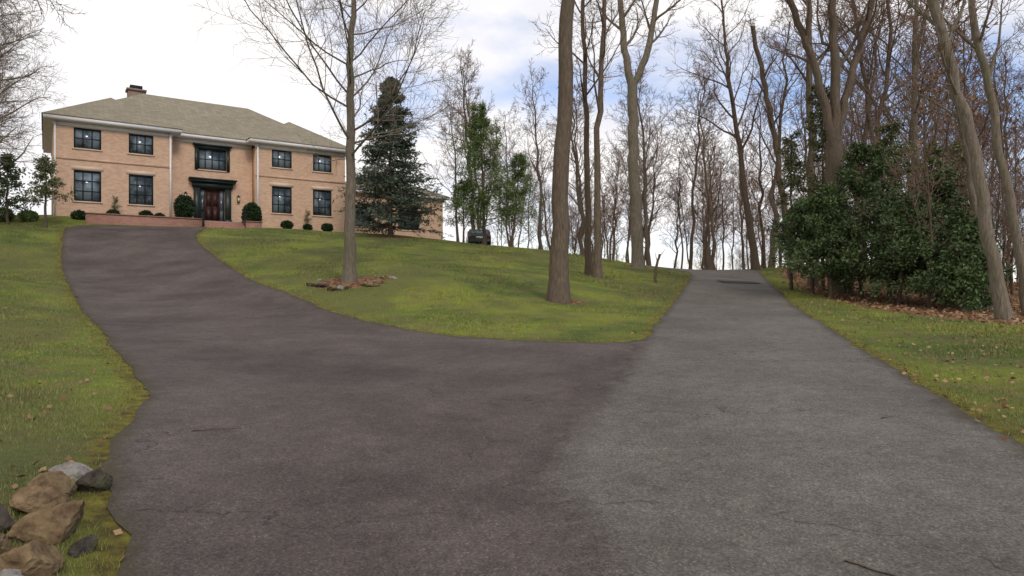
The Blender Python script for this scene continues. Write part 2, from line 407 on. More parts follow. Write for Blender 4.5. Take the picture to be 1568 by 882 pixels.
# ------------------------------------------------------------------ grass blades, fallen leaves
def scatter(n, y0, y1, spread):
    y = y0*np.exp(RNG.random(n)*math.log(y1/y0)); x = RNG.uniform(-spread, spread, n)*y
    return x, y
x, y = scatter(500000, 2.6, 46, 0.95)
marg = np.where((x < 0) & (y < 11), 0.34, 0.12)
k = sdf(x, y) > RNG.uniform(-0.08, 1, len(x))*marg; x, y = x[k], y[k]
k = litter(x, y) < RNG.uniform(0.1, 0.7, len(x)); x, y = x[k], y[k]
k = ~((x < -14) & (y > 39+(x+27)*0.55)); x, y = x[k], y[k]
zz = H(x, y); n = len(x)
clump = 0.75+0.5*(np.sin(x*2.3+np.sin(y*1.9)*1.5)*np.sin(y*2.1+np.cos(x*1.3))*.5+.5)
an = RNG.uniform(0, 2*np.pi, n); hgt = (0.024+0.0009*y)*RNG.uniform(0.5, 1.35, n)*clump; wd = 0.0025+0.00058*y
ln = RNG.uniform(0.2, 1.2, n)*hgt; la = RNG.uniform(0, 2*np.pi, n)
V = np.empty((n, 3, 3))
V[:, 0] = np.column_stack([x-np.cos(an)*wd, y-np.sin(an)*wd, zz-0.03])
V[:, 1] = np.column_stack([x+np.cos(an)*wd, y+np.sin(an)*wd, zz-0.03])
V[:, 2] = np.column_stack([x+np.cos(la)*ln, y+np.sin(la)*ln, zz+hgt])
np_obj('lawn_grass', V.reshape(-1, 3), np.arange(n*3).reshape(-1, 3), [M_BLADE])

def cards(rng, C, D, size, asp):
    n = len(C); D = D/(np.linalg.norm(D, axis=1, keepdims=True)+1e-9)
    Rn = rng.normal(size=(n, 3)); B = np.cross(D, Rn); B /= np.linalg.norm(B, axis=1, keepdims=True)+1e-9
    s = (size*rng.uniform(0.6, 1.3, n))[:, None]
    V = np.stack([C, C+D*s*0.5+B*s*asp*0.5, C+D*s, C+D*s*0.5-B*s*asp*0.5], 1)
    return V.reshape(-1, 3), np.arange(n*4).reshape(-1, 4)
x, y = scatter(8500, 2.8, 44, 0.95)
q = sdf(x, y); k = q > -0.06; x, y = x[k], y[k]
k = (litter(x, y) > 0.3) | (x > 5) | (RNG.random(len(x)) < np.where(x < -2, 0.16, 0.4)); x, y = x[k], y[k]
D = RNG.normal(size=(len(x), 3)); D[:, 2] *= 0.25
V, F = cards(RNG, np.column_stack([x, y, H(x, y)+0.03]), D, 0.065, 0.7)
np_obj('fallen_leaves', V, F, [M_DEAD])
n = 34000
x = RNG.uniform(8, 34, n); y = RNG.uniform(7, 50, n)
k = (litter(x, y) > RNG.uniform(-0.025, 0.9, n)) & (sdf(x, y) > 0.1); x, y = x[k], y[k]
D = RNG.normal(size=(len(x), 3)); D[:, 2] *= 0.4
V, F = cards(RNG, np.column_stack([x, y, H(x, y)+0.03]), D, 0.12, 0.7)
np_obj('leaf_litter', V, F, [M_DEAD])

# ------------------------------------------------------------------ tree generator
def norm(a): return a/(np.linalg.norm(a, axis=-1, keepdims=True)+1e-9)
def frames(T):
    m = norm(T.mean(1)); ref = np.where(np.abs(m[:, 2:3]) < 0.8, np.array([[0, 0, 1.]]), np.array([[1., 0, 0]]))
    U = norm(np.cross(T, ref[:, None])); return U, np.cross(T, U)
def tube(P, R, s):
    N, K, _ = P.shape
    T = norm(np.gradient(P, axis=1)); U, W = frames(T)
    a = np.linspace(0, 2*np.pi, s, endpoint=False)
    ring = P[:, :, None]+R[:, :, None, None]*(np.cos(a)[None, None, :, None]*U[:, :, None]+np.sin(a)[None, None, :, None]*W[:, :, None])
    i = np.arange(N)[:, None, None]*K*s; k = np.arange(K-1)[None, :, None]*s; j = np.arange(s)[None, None, :]; j2 = (j+1) % s
    F = np.stack([i+k+j, i+k+j2, i+k+s+j2, i+k+s+j], -1).reshape(-1, 4)
    return ring.reshape(-1, 3), F
def spawn(rng, P, R, n, t0, t1, ang, lr, K, wander, trop, rr, rmin, taper=0.2, flat=0.0):
    N, Kp, _ = P.shape
    t = t0+(t1-t0)*((np.arange(n)[None]+rng.random((N, n)))/n)
    f = t*(Kp-1); i = np.clip(f.astype(int), 0, Kp-2); w = (f-i)[..., None]; ar = np.arange(N)[:, None]
    pos = P[ar, i]*(1-w)+P[ar, i+1]*w; T = norm(P[ar, i+1]-P[ar, i])
    r = R[ar, i]*(1-w[..., 0])+R[ar, i+1]*w[..., 0]
    L = np.linalg.norm(np.diff(P, axis=1), axis=-1).sum(1)[:, None]
    U, W = frames(T)
    ph = 2.4*np.arange(n)[None]+rng.uniform(0, 6.28, (N, 1))+rng.normal(0, 0.4, (N, n))
    if flat > 0:
        side = np.where(np.arange(n)[None] % 2 == 0, 0.0, np.pi)
        ph = side+rng.normal(0, 1-flat, (N, n))*1.3
    th = rng.uniform(ang[0], ang[1], (N, n))
    d = np.cos(th)[..., None]*T+np.sin(th)[..., None]*(np.cos(ph)[..., None]*U+np.sin(ph)[..., None]*W)
    ln = (L*lr(t)*rng.uniform(0.65, 1.3, (N, n))).reshape(-1, 1)
    cur = pos.reshape(-1, 3); d = d.reshape(-1, 3); r0 = np.maximum(r.reshape(-1)*rr, rmin)
    out = [cur]
    for _ in range(K-1):
        d = norm(d+wander*rng.normal(size=d.shape)+np.array([0, 0, trop])); cur = cur+d*ln/(K-1); out.append(cur)
    P2 = np.stack(out, 1)
    R2 = r0[:, None]*np.linspace(1, taper, K)[None]; R2 = np.maximum(R2, rmin*0.55)
    return P2, R2
def resample(pts, K, rng, wob):
    pts = np.array(pts, float); s = np.concatenate([[0], np.cumsum(np.linalg.norm(np.diff(pts, axis=0), axis=1))])
    q = np.linspace(0, s[-1], K)
    o = np.stack([np.interp(q, s, pts[:, c]) for c in range(3)], 1)
    sm = o.copy(); sm[1:-1] = (o[:-2]+2*o[1:-1]+o[2:])/4
    sm[1:-1, :2] += rng.normal(0, wob, (K-2, 2)); return sm
class Acc:
    def __init__(s): s.V = []; s.F = []; s.M = []; s.o = 0
    def add(s, P, R, sides, m):
        V, F = tube(P, R, sides); s.V.append(V); s.F.append(F+s.o); s.M.append(np.full(len(F), m)); s.o += len(V)
    def mesh(s, name, mats):
        return np_mesh(name, np.vstack(s.V), np.vstack(s.F), mats, np.concatenate(s.M), True)
def flare(R, amt=0.4):
    q = np.linspace(0, 1, len(R)); return R*(1+amt*np.exp(-q*30))
def bare_tree(name, rng, trunks, levels, mats, K0=26, wob=0.03, sides0=12):
    acc = Acc(); cur = []
    for (p, r0, r1, base, nl, t0) in trunks:
        P = resample(p, K0, rng, wob)[None]; R = np.linspace(r0, r1, K0)
        if base: R = flare(R)
        R = R*(1+rng.normal(0, 0.02, K0))
        R = R[None]; acc.add(P, R, sides0, 0)
        if nl:
            l = levels[0]
            cur.append(spawn(rng, P, R, nl, t0, 0.99, l['ang'], l['lr'], l['K'], l['w'], l['t'], l['rr'], l['rm']))
    P = np.vstack([c[0] for c in cur]); R = np.vstack([c[1] for c in cur])
    acc.add(P, R, 6, 0)
    for i, l in enumerate(levels[1:]):
        P, R = spawn(rng, P, R, l['n'], 0.15, 0.99, l['ang'], l['lr'], l['K'], l['w'], l['t'], l['rr'], l['rm'])
        acc.add(P, R, 4 if i == 0 else 3, 1)
    return acc.mesh(name, mats), P
def LV(lr=0.34, ang=(0.55, 1.0), trop=0.07, n2=8, n3=6, n4=4, rm=0.008, w=0.12):
    return [dict(ang=ang, lr=lambda t: lr*(1.15-0.75*t), K=9, w=w, t=trop, rr=0.48, rm=0.02),
            dict(n=n2, ang=(0.5, 1.0), lr=lambda t: 0.5*(1.1-0.6*t), K=7, w=0.14, t=trop*0.8, rr=0.5, rm=rm*1.5),
            dict(n=n3, ang=(0.45, 0.95), lr=lambda t: 0.5*(1.1-0.5*t), K=5, w=0.16, t=trop*0.6, rr=0.55, rm=rm*1.1),
            dict(n=n4, ang=(0.4, 0.9), lr=lambda t: 0.55*(1.1-0.4*t), K=4, w=0.16, t=0.03, rr=0.6, rm=rm)]
def place(name, me, loc=(0, 0, 0), rz=0, sc=1, parent=None):
    o = bpy.data.objects.new(name, me); o.location = loc; o.rotation_euler = (0, 0, rz)
    o.scale = (sc, sc, sc) if isinstance(sc, (int, float)) else sc
    return link(o, parent)

r_ = np.random.default_rng(11)
zA = h1(-5.72, 24)-0.1
me, _ = bare_tree('bare_maple_tree', r_, [([(-5.72, 24, zA), (-5.7, 24, 5), (-5.65, 24, 10), (-5.3, 24.1, 16.5)], 0.215, 0.03, True, 34, 0.27)],
    [dict(ang=(0.95, 1.4), lr=lambda t: 0.46*(1.15-0.85*t), K=10, w=0.09, t=0.06, rr=0.27, rm=0.018),
     dict(n=10, ang=(0.5, 0.95), lr=lambda t: 0.45*(1.1-0.6*t), K=7, w=0.13, t=0.05, rr=0.5, rm=0.010),
     dict(n=7, ang=(0.45, 0.95), lr=lambda t: 0.5*(1.1-0.5*t), K=5, w=0.15, t=0.04, rr=0.55, rm=0.007),
     dict(n=4, ang=(0.4, 0.9), lr=lambda t: 0.5, K=4, w=0.15, t=0.03, rr=0.6, rm=0.0055)], [M_BARKG, M_TWIGG])
place('bare_maple_tree', me)
zB = h1(1.54, 22)-0.1
me, _ = bare_tree('bare_oak_tree', r_, [([(1.5, 22, zB), (1.62, 22, 5), (1.75, 22, 9), (1.9, 22, 13), (2.0, 22, 22)], 0.30, 0.12, True, 16, 0.47)],
    LV(0.3, n2=7), [M_BARK, M_TWIG])
place('bare_oak_tree', me)
me, _ = bare_tree('bare_tree', r_, [([(3.6, 32, h1(3.6, 32)-.1), (3.5, 32, 8), (3.35, 32, 14), (3.3, 32, 21)], 0.165, 0.05, True, 14, 0.4)], LV(0.22, n2=6), [M_BARKD, M_TWIG]); place('bare_tree', me)
me, _ = bare_tree('bare_tree', r_, [([(3.9, 31, h1(3.9, 31)-.1), (3.85, 31, 8), (4.2, 31, 14), (4.5, 31, 21)], 0.175, 0.05, True, 14, 0.38)], LV(0.22, n2=6), [M_BARK, M_TWIG]); place('bare_tree', me)
me, _ = bare_tree('forked_bare_tree', r_, [([(7.4, 40, h1(7.4, 40)-.15), (7.15, 40, 8), (7.05, 40, 13.5)], 0.36, 0.29, True, 0, 0),
    ([(7.05, 40, 13.2), (6.6, 40, 15.5), (6.35, 40, 18.5), (5.6, 40, 25)], 0.24, 0.06, False, 12, 0.2),
    ([(7.05, 40, 13.2), (7.9, 40, 15.2), (8.4, 40, 18), (9.2, 40, 25)], 0.22, 0.06, False, 12, 0.2)], LV(0.34), [M_BARKG, M_TWIG]); place('forked_bare_tree', me)
me, _ = bare_tree('bare_tree', r_, [([(15.2, 42.5, h1(15.2, 42.5)-.1), (14.7, 42.5, 6), (14.1, 42.5, 10.9), (13.5, 42.5, 14.5), (13.0, 42.5, 20)], 0.24, 0.05, True, 18, 0.40)], LV(0.36, ang=(0.5, 0.95)), [M_BARKD, M_TWIG]); place('bare_tree', me)
me, _ = bare_tree('bare_tree', r_, [([(14.8, 36, h1(14.8, 36)-.1), (13.9, 36, 9.2), (12.7, 36, 15.4)], 0.17, 0.11, True, 7, 0.45)], LV(0.2, n2=5), [M_BARKD, M_TWIG]); place('bare_tree', me)
me, _ = bare_tree('bare_tree', r_, [([(14.1, 32, h1(14.1, 32)-.1), (14.0, 32, 8), (13.9, 32, 15), (13.7, 32, 22)], 0.21, 0.08, True, 12, 0.4)], LV(0.22), [M_BARK, M_TWIG]); place('bare_tree', me)
me, _ = bare_tree('multi_stem_bare_tree', r_, [([(13.3, 27.5, 0.9), (13.1, 27.5, 4), (12.95, 27.5, 7.5)], 0.42, 0.33, True, 0, 0),
    ([(12.95, 27.5, 7.0), (12.5, 27.5, 9.5), (11.9, 27.5, 11.5), (11.0, 27.4, 13.4), (10.2, 27, 18)], 0.19, 0.06, False, 10, 0.25),
    ([(12.95, 27.5, 7.0), (13.05, 27.5, 10), (12.9, 27.5, 13), (12.6, 27.6, 20)], 0.22, 0.06, False, 10, 0.25),
    ([(12.95, 27.5, 7.0), (13.5, 27.5, 9.5), (14.0, 27.6, 11.2), (14.7, 27.8, 13.3), (15.5, 28, 18)], 0.18, 0.05, False, 10, 0.25)], LV(0.3, n3=5), [M_BARK, M_TWIG]); place('multi_stem_bare_tree', me)
for (p, r0, r1, nl, t0) in (
    ([(13.0, 18, h1(13, 18)-.1), (12.2, 18, 5.2), (11.1, 18, 9.3), (9.9, 18, 14.5)], 0.17, 0.08, 9, 0.4),
    ([(15.2, 20, h1(15.2, 20)-.1), (14.2, 20, 6.2), (13.5, 20, 10), (12.8, 20, 16)], 0.14, 0.06, 10, 0.4),
    ([(16.1, 23, h1(16.1, 23)-.1), (15.2, 23, 6.9), (14.5, 23, 10), (13.6, 23, 16)], 0.12, 0.05, 10, 0.4),
    ([(20.6, 34, h1(20.6, 34)-.1), (20.0, 34, 10), (20.3, 34, 22)], 0.2, 0.05, 12, 0.3)):
    me, _ = bare_tree('leaning_bare_tree', r_, [(p, r0, r1, True, nl, t0)], LV(0.22, n2=6, n3=5), [M_BARKG, M_TWIG]); place('leaning_bare_tree', me)
for (x, y, Ht, nl, lr) in ((-27.5, 33, 13, 30, 0.40), (-31.5, 39, 15, 30, 0.36), (-37, 47, 17, 26, 0.36)):
    zt = h1(x, y)
    me, _ = bare_tree('bare_tree', r_, [([(x, y, zt-.1), (x+.3, y, zt+Ht*.5), (x+1.0, y, zt+Ht)], 0.26, 0.04, True, nl, 0.14)],
                      LV(lr, ang=(0.7, 1.25), trop=0.03, n2=9, n3=7, rm=0.009), [M_BARKG, M_TWIGG]); place('bare_tree', me)
me, _ = bare_tree('bare_tree', r_, [([(-13.2, 14.5, h1(-13.2, 14.5)-.1), (-13.0, 14.5, 6), (-12.6, 14.5, 13)], 0.2, 0.05, True, 18, 0.42)], LV(0.44, ang=(1.0, 1.4), trop=-0.01), [M_BARKG, M_TWIGG]); place('bare_tree', me)

protos = []
for i in range(6):
    rg = np.random.default_rng(100+i)
    Hh = 20
    lean = rg.uniform(-1.6, 1.6, 2)
    me, tw = bare_tree('woodland_tree_mesh', rg, [([(0, 0, -0.3), (lean[0]*.2, lean[1]*.2, 6), (lean[0]*.7, lean[1]*.7, 13), (lean[0]*1.2, lean[1]*1.2, Hh)], rg.uniform(0.15, 0.24), 0.04, True, 15, rg.uniform(0.34, 0.48))],
        LV(0.30, ang=(0.4, 0.9), trop=0.08, n2=7, n3=5, rm=0.014), [M_BARKD if i % 2 else M_BARK, M_TWIG], K0=14, wob=0.12, sides0=8)
    protos.append(me)
sap = []
for i in range(3):
    rg = np.random.default_rng(200+i)
    me, tw = bare_tree('sapling_mesh', rg, [([(0, 0, -0.2), (0.1, 0, 3), (rg.uniform(-.5, .5), 0.2, 8)], 0.06, 0.015, True, 14, 0.15)],
        LV(0.36, ang=(0.5, 0.9), trop=0.08, n2=6, n3=5, n4=2, rm=0.008), [M_BARKD, M_TWIG], K0=10, wob=0.05, sides0=6)
    sap.append((me, tw))
wood = empty('background_woodland')
rg = np.random.default_rng(5)
def wtree(x, y, s):
    place('woodland_tree', protos[rg.integers(len(protos))], (x, y, h1(x, y)), rg.uniform(0, 6.28), (s*rg.uniform(.95, 1.25), s*rg.uniform(.95, 1.25), s), wood)
for i in range(48):
    y = rg.uniform(60, 105); u = rg.uniform(-0.08, 0.42)
    wtree(u*y, y, rg.uniform(0.7, 1.0)*(0.82+0.18*np.clip(u/0.3, 0, 1)))
for i in range(48):
    y = rg.uniform(34, 95); x = rg.uniform(0.40, 1.0)*y
    if x < 16: continue
    wtree(x, y, rg.uniform(0.75, 1.1))
for i in range(14):
    y = rg.uniform(44, 80); wtree(rg.uniform(-1.15, -0.78)*y, y, rg.uniform(0.6, 0.9))
for (x, y, s) in ((10.5, 52, .8), (14.5, 56, .85), (17.8, 47, .85), (6.3, 60, .8), (-3.5, 60, .6), (2.5, 57, .75)):
    wtree(x, y, s)
und = empty('woodland_undergrowth')
for i in range(75):
    y = rg.uniform(22, 75); x = rg.uniform(0.46, 0.95)*y
    if x < np.interp(y, [20, 27, 36, 44, 60, 80], [12.5, 13.5, 16.3, 19.5, 24, 28]): continue
    m_, _ = sap[rg.integers(3)]
    place('sapling', m_, (x, y, h1(x, y)), rg.uniform(0, 6.28), rg.uniform(0.5, 0.95), und)
for i in range(30):
    y = rg.uniform(62, 80); x = rg.uniform(-0.06, 0.4)*y
    place('sapling', sap[rg.integers(3)][0], (x, y, h1(x, y)), rg.uniform(0, 6.28), rg.uniform(0.4, 0.9), und)
for (x, y, s) in ((19.5, 31, 1.25), (24, 38, 1.5), (8.3, 62, 1.0), (18, 52, 1.2), (21, 27, 1.1), (22, 33, 1.6)):
    m_, tw = sap[rg.integers(3)]
    o = place('young_beech_tree', m_, (x, y, h1(x, y)), rg.uniform(0, 6.28), s)
    idx = rg.choice(len(tw), 300); C = tw[idx, -1]; D = rg.normal(size=C.shape); D[:, 2] -= 0.8
    V, F = cards(rg, C, D, 0.15, 0.6); np_obj('dead_foliage', V, F, [M_DEAD], parent=o)

# ------------------------------------------------------------------ evergreens
def along(rng, P, n, jit, spread, size, asp, zb=0.0):
    N, K, _ = P.shape
    t = rng.random((N, n))*(K-1)*0.999; i = t.astype(int); w = (t-i)[..., None]; ar = np.arange(N)[:, None]
    C = (P[ar, i]*(1-w)+P[ar, i+1]*w).reshape(-1, 3); T = norm(P[ar, i+1]-P[ar, i]).reshape(-1, 3)
    C = C+rng.normal(0, jit, C.shape); D = T+rng.normal(0, spread, C.shape); D[:, 2] += zb
    return cards(rng, C, D, size, asp)
def evergreen(name, rng, x, y, Ht, r0, nl, t0, prof, ang, trop, ntw, twl, nleaf, lsize, asp, spread, fmat, bmat, flat=0.0, sub=0, lean=(0, 0), zb=0.0, jit=0.03):
    zb0 = h1(x, y)-0.1
    P = resample([(x, y, zb0), (x+lean[0]*.5, y+lean[1]*.5, zb0+Ht*.5), (x+lean[0], y+lean[1], zb0+Ht)], 16, rng, 0.02)[None]
    R = flare(np.linspace(r0, 0.02, 16))[None]
    acc = Acc(); acc.add(P, R, 8, 0)
    P1, R1 = spawn(rng, P, R, nl, t0, 0.995, ang, prof, 7, 0.07, trop, 0.3, 0.012); acc.add(P1, R1, 4, 0)
    P2, R2 = spawn(rng, P1, R1, ntw, 0.15, 1.0, (0.6, 1.0), lambda t: twl*(1.15-0.6*t), 5, 0.1, trop*0.5, 0.5, 0.006, flat=flat); acc.add(P2, R2, 3, 0)
    if sub:
        P3, R3 = spawn(rng, P2, R2, sub, 0.15, 1.0, (0.5, 1.0), lambda t: 0.5, 4, 0.1, 0, 0.5, 0.004); acc.add(P3, R3, 3, 0)
        Lp = P3
    else: Lp = P2
    o = place(name, acc.mesh(name, [bmat]))
    V, F = along(rng, Lp, nleaf, jit, spread, lsize, asp, zb)
    V2, F2 = along(rng, P1[:, 2:], nleaf*2, jit, spread, lsize, asp, zb)
    np_obj('foliage', np.vstack([V, V2]), np.vstack([F, F2+len(V)]), [fmat], parent=o)
    return o
rg = np.random.default_rng(21)
evergreen('spruce_tree', rg, -8.25, 46.3, 10.9, 0.17, 210, 0.06, lambda t: 0.285*(1-t)**0.85+0.02, (1.35, 1.75), 0.02, 14, 0.36, 11, 0.24, 0.28, 0.5, M_SPRUCE, M_BARKD, flat=0.65, zb=-0.25)
evergreen('white_pine_tree', rg, -1.9, 47, 9.4, 0.13, 64, 0.14, lambda t: (0.38*(1-t)**0.75+0.03)*(0.75+0.25*np.sin(t*40)), (1.0, 1.5), 0.02, 9, 0.36, 7, 0.28, 0.17, 0.8, M_PINE, M_BARKD, sub=3, lean=(-0.3, 0), jit=0.06)
evergreen('white_pine_tree', rg, 0.0, 46, 6.2, 0.09, 38, 0.25, lambda t: (0.48*(1-t)**0.7+0.02)*(0.7+0.3*np.sin(t*30)), (1.0, 1.5), 0.02, 8, 0.4, 7, 0.26, 0.17, 0.8, M_PINE, M_BARKD, sub=3, lean=(0.5, 0), jit=0.06)
evergreen('white_pine_tree', rg, -3.3, 46.5, 4.2, 0.07, 28, 0.28, lambda t: 0.46*(1-t)**0.7+0.02, (1.0, 1.5), 0.02, 8, 0.4, 6, 0.24, 0.17, 0.8, M_PINE, M_BARKD, sub=3, jit=0.06)
def holly(x, y, Ht, w, nl=44, name='holly_tree', mat=M_HOLLY, lean=(0, 0), t0=0.12, nleaf=8, ls=0.13):
    evergreen(name, rg, x, y, Ht, 0.08, nl, t0, lambda t: w*(1-t)**0.65*(0.7+0.3*np.sin(t*23+x))+0.03, (1.1, 1.65), 0.0, 9, 0.34, nleaf, ls, 0.5, 0.9, mat, M_BARKD, sub=4, lean=lean, jit=0.08, flat=0.5)
holly(11.9, 25.5, 4.0, 0.60, lean=(-0.2, 0), t0=0.2)
holly(11.8, 26.8, 3.7, 0.56, nl=36, lean=(-0.3, 0), t0=0.38)
holly(13.4, 26.2, 6.0, 0.42)
holly(13.6, 24.0, 3.6, 0.60, lean=(0.3, 0), t0=0.2)
holly(15.6, 25.0, 4.9, 0.42)
holly(14.9, 22.6, 3.2, 0.50, t0=0.2)
holly(14.0, 21.2, 2.1, 0.55, nl=30, t0=0.2)
holly(15.6, 23.4, 2.6, 0.6, nl=34)
holly(15.2, 27.5, 7.0, 0.28, nl=44, name='hemlock_tree', mat=M_HEM, nleaf=6, ls=0.12)
holly(16.6, 27.0, 6.2, 0.30, nl=40, name='hemlock_tree', mat=M_HEM, nleaf=5, ls=0.12)
holly(13.0, 28.6, 8.8, 0.16, nl=50, name='hemlock_tree', mat=M_HEM, nleaf=5, ls=0.12)
holly(12.1, 29.6, 6.8, 0.2, nl=36, name='hemlock_tree', mat=M_HEM, nleaf=4, ls=0.12)
holly(18.6, 28.5, 6.4, 0.3, nl=36, name='hemlock_tree', mat=M_HEM, nleaf=4, ls=0.12)
holly(-25.7, 37.6, 3.9, 0.40, nl=26, name='rhododendron_shrub', mat=M_HEM, t0=0.35, nleaf=3, ls=0.15)
holly(-28.4, 38.4, 4.0, 0.40, nl=28, name='rhododendron_shrub', mat=M_HOLLY, t0=0.2, nleaf=3, ls=0.16)

def ball_shrub(name, x, y, z, rx, rz, n, mat, ls=0.12):
    rg2 = np.random.default_rng(int(abs(x*100)))
    d = norm(rg2.normal(size=(n, 3))); rr = rg2.uniform(0.45, 1.0, n)**0.5
    bump = 1+0.07*np.sin(d[:, 0]*7+x)*np.cos(d[:, 2]*6+y)
    C = d*(rr*bump)[:, None]*np.array([rx, rx, rz])*0.92+np.array([x, y, z+rz*0.95])
    V, F = cards(rg2, C, d*0.4+rg2.normal(0, 0.8, d.shape), ls, 0.6)
    st = Acc(); P = resample([(x, y, z-0.1), (x, y, z+rz)], 5, rg2, 0.01)[None]; R = np.linspace(.04, .02, 5)[None]; st.add(P, R, 6, 0)
    P1, R1 = spawn(rg2, P, R, 10, 0.2, 1, (0.4, 1.3), lambda t: 0.5*rx/rz, 5, 0.1, 0.05, 0.6, 0.01); st.add(P1, R1, 4, 0)
    o = place(name, st.mesh(name, [M_BARKD])); np_obj('foliage', V, F, [mat], parent=o)

# ------------------------------------------------------------------ house
ANG = math.atan2(0.565, 0.825); OX, OY = -27.7, 41.2
def hw(t, b):
    return OX+0.825*t-0.565*b, OY+0.565*t+0.825*b
house = empty('brick_house', (OX, OY, 0), ANG)
def wall_open(name, t0, t1, z0, z1, b, ops, mat, depth=0.16):
    ts = sorted({t0, t1, *[o[0] for o in ops], *[o[1] for o in ops]}); zs = sorted({z0, z1, *[o[2] for o in ops], *[o[3] for o in ops]})
    V = []; F = []
    def quad(*p):
        o = len(V); V.extend(p); F.append((o, o+1, o+2, o+3))
    for i in range(len(ts)-1):
        for j in range(len(zs)-1):
            ct = (ts[i]+ts[i+1])/2; cz = (zs[j]+zs[j+1])/2
            if any(o[0] < ct < o[1] and o[2] < cz < o[3] for o in ops): continue
            quad((ts[i], b, zs[j]), (ts[i+1], b, zs[j]), (ts[i+1], b, zs[j+1]), (ts[i], b, zs[j+1]))
    for (a0, a1, c0, c1) in ops:
        d = b+depth
        quad((a0, b, c0), (a0, d, c0), (a0, d, c1), (a0, b, c1)); quad((a1, d, c0), (a1, b, c0), (a1, b, c1), (a1, d, c1))
        quad((a0, b, c1), (a0, d, c1), (a1, d, c1), (a1, b, c1)); quad((a0, d, c0), (a0, b, c0), (a1, b, c0), (a1, d, c0))
    return np_obj(name, V, F, [mat], parent=house)
def window(t0, t1, z0, z1, b, cols=3, rows=2, label='window'):
    g = b+0.10; bl = []
    fw = 0.085
    bl += [(t0, t0+fw, b+0.03, b+0.15, z0, z1), (t1-fw, t1, b+0.03, b+0.15, z0, z1),
           (t0+fw, t1-fw, b+0.03, b+0.15, z0, z0+fw), (t0+fw, t1-fw, b+0.03, b+0.15, z1-fw, z1)]
    for c in range(1, cols):
        x = t0+(t1-t0)*c/cols; w = 0.03
        bl.append((x-w, x+w, b+0.06, b+0.13, z0+fw, z1-fw))
    for r_i in range(1, rows):
        zq = z0+(z1-z0)*r_i/rows; w = 0.024
        bl.append((t0+fw, t1-fw, b+0.07, b+0.125, zq-w, zq+w))
    boxes(label+'_frame', bl, M_BLACK, house)
    boxes(label+'_glass', [(t0+0.02, t1-0.02, g, g+0.03, z0+0.02, z1-0.02)], M_GLASS, house)
    boxes(label+'_sill', [(t0-0.08, t1+0.08, b-0.06, b+0.028, z0-0.09, z0-0.003)], M_BRICKL, house)
Z0, ZT = 4.8, 11.5
up = (10.2, 11.45); lo = (6.95, 8.85)
wl = [(1.05, 2.5), (4.0, 5.4)]; wr = [(12.9, 14.3), (15.85, 17.25)]
wall_open('west_wing_front_wall', 0, 6.5, Z0, ZT-0.02, 0, [(a_, b_, *z_) for a_, b_ in wl for z_ in (up, lo)], M_BRICK)
wall_open('east_wing_front_wall', 11.8, 18.3, Z0, ZT-0.02, 0, [(a_, b_, *z_) for a_, b_ in wr for z_ in (up, lo)], M_BRICK)
for a_, b_ in wl+wr:
    window(a_, b_, up[0], up[1], 0, 3, 2, 'upper_window'); window(a_, b_, lo[0], lo[1], 0, 3, 3, 'lower_window')
    boxes('flat_arch_lintel', [(a_-0.12, b_+0.12, -0.02, 0.0-0.003, lo[1]+0.003, lo[1]+0.26)], M_BRICKL, house)
wall_open('centre_wall', 6.5, 11.8, Z0, ZT-0.02, 1.0, [(8.25, 10.05, 9.75, 11.2), (8.35, 9.95, 6.1, 8.5)], M_BRICK)
window(8.25, 10.05, 9.75, 11.2, 1.0, 4, 2, 'landing_window')
boxes('landing_window_cornice', [(8.0, 10.3, 0.88, 0.997, 11.2, 11.38), (7.9, 10.4, 0.75, 0.997, 11.383, 11.47), (8.02, 8.24, 0.93, 0.996, 9.7, 11.198), (10.06, 10.28, 0.93, 0.996, 9.7, 11.198)], M_GREEN, house)
boxes('wing_return_walls', [(6.3, 6.499, 0.003, 0.999, Z0, ZT-.03), (11.801, 12.0, 0.003, 0.999, Z0, ZT-.03)], M_BRICK, house)
boxes('side_and_rear_walls', [(0.0, 0.2, 0.004, 11.8, Z0, ZT-.025), (18.1, 18.3, 0.004, 11.8, Z0, ZT-.025), (0.0, 18.3, 11.803, 12.0, Z0, ZT-.022)], M_BRICK, house)
boxes('brick_band_course', [(-0.02, 6.52, -0.035, -0.003, 9.45, 9.6), (11.78, 18.32, -0.035, -0.003, 9.45, 9.6)], M_BRICK, house)
boxes('frieze_board', [(-0.03, 6.53, -0.04, 0.15, ZT-.02, 11.72), (11.77, 18.33, -0.04, 0.15, ZT-.02, 11.72), (6.53, 11.77, 0.96, 1.1, ZT-.02, 11.72), (-0.035, 0.15, 0.151, 12.03, ZT-.018, 11.721), (18.15, 18.335, 0.151, 12.03, ZT-.018, 11.721)], M_WHITE, house)
boxes('eave_fascia_main', [(-0.5, 18.8, 0.5, 12.5, 11.76, 11.99)], M_WHITE, house)
boxes('eave_fascia_wings', [(-0.513, 7.0, -0.5, 3.0, 11.752, 11.985), (11.3, 18.813, -0.5, 3.0, 11.752, 11.985)], M_WHITE, house)
def hip(name, t0, t1, b0, b1, z, slope, along_t=True, back=None):
    if along_t:
        hb = (b1-b0)/2; m = (b0+b1)/2; zr = z+hb*slope
        V = [(t0, b0, z), (t1, b0, z), (t1, b1, z), (t0, b1, z), (t0+hb, m, zr), (t1-hb, m, zr)]
        F = [(0, 1, 5, 4), (1, 2, 5), (2, 3, 4, 5), (3, 0, 4)]
    else:
        ht = (t1-t0)/2; m = (t0+t1)/2; zr = z+ht*slope
        V = [(t0, b0, z), (t1, b0, z), (t1, back, z), (t0, back, z), (m, b0+ht, zr), (m, back, zr)]
        F = [(0, 1, 4), (1, 2, 5, 4), (3, 0, 4, 5)]
    me = bpy.data.meshes.new(name); me.from_pydata(V, [], F); me.materials.append(M_ROOF); me.update()
    return link(bpy.data.objects.new(name, me), house)
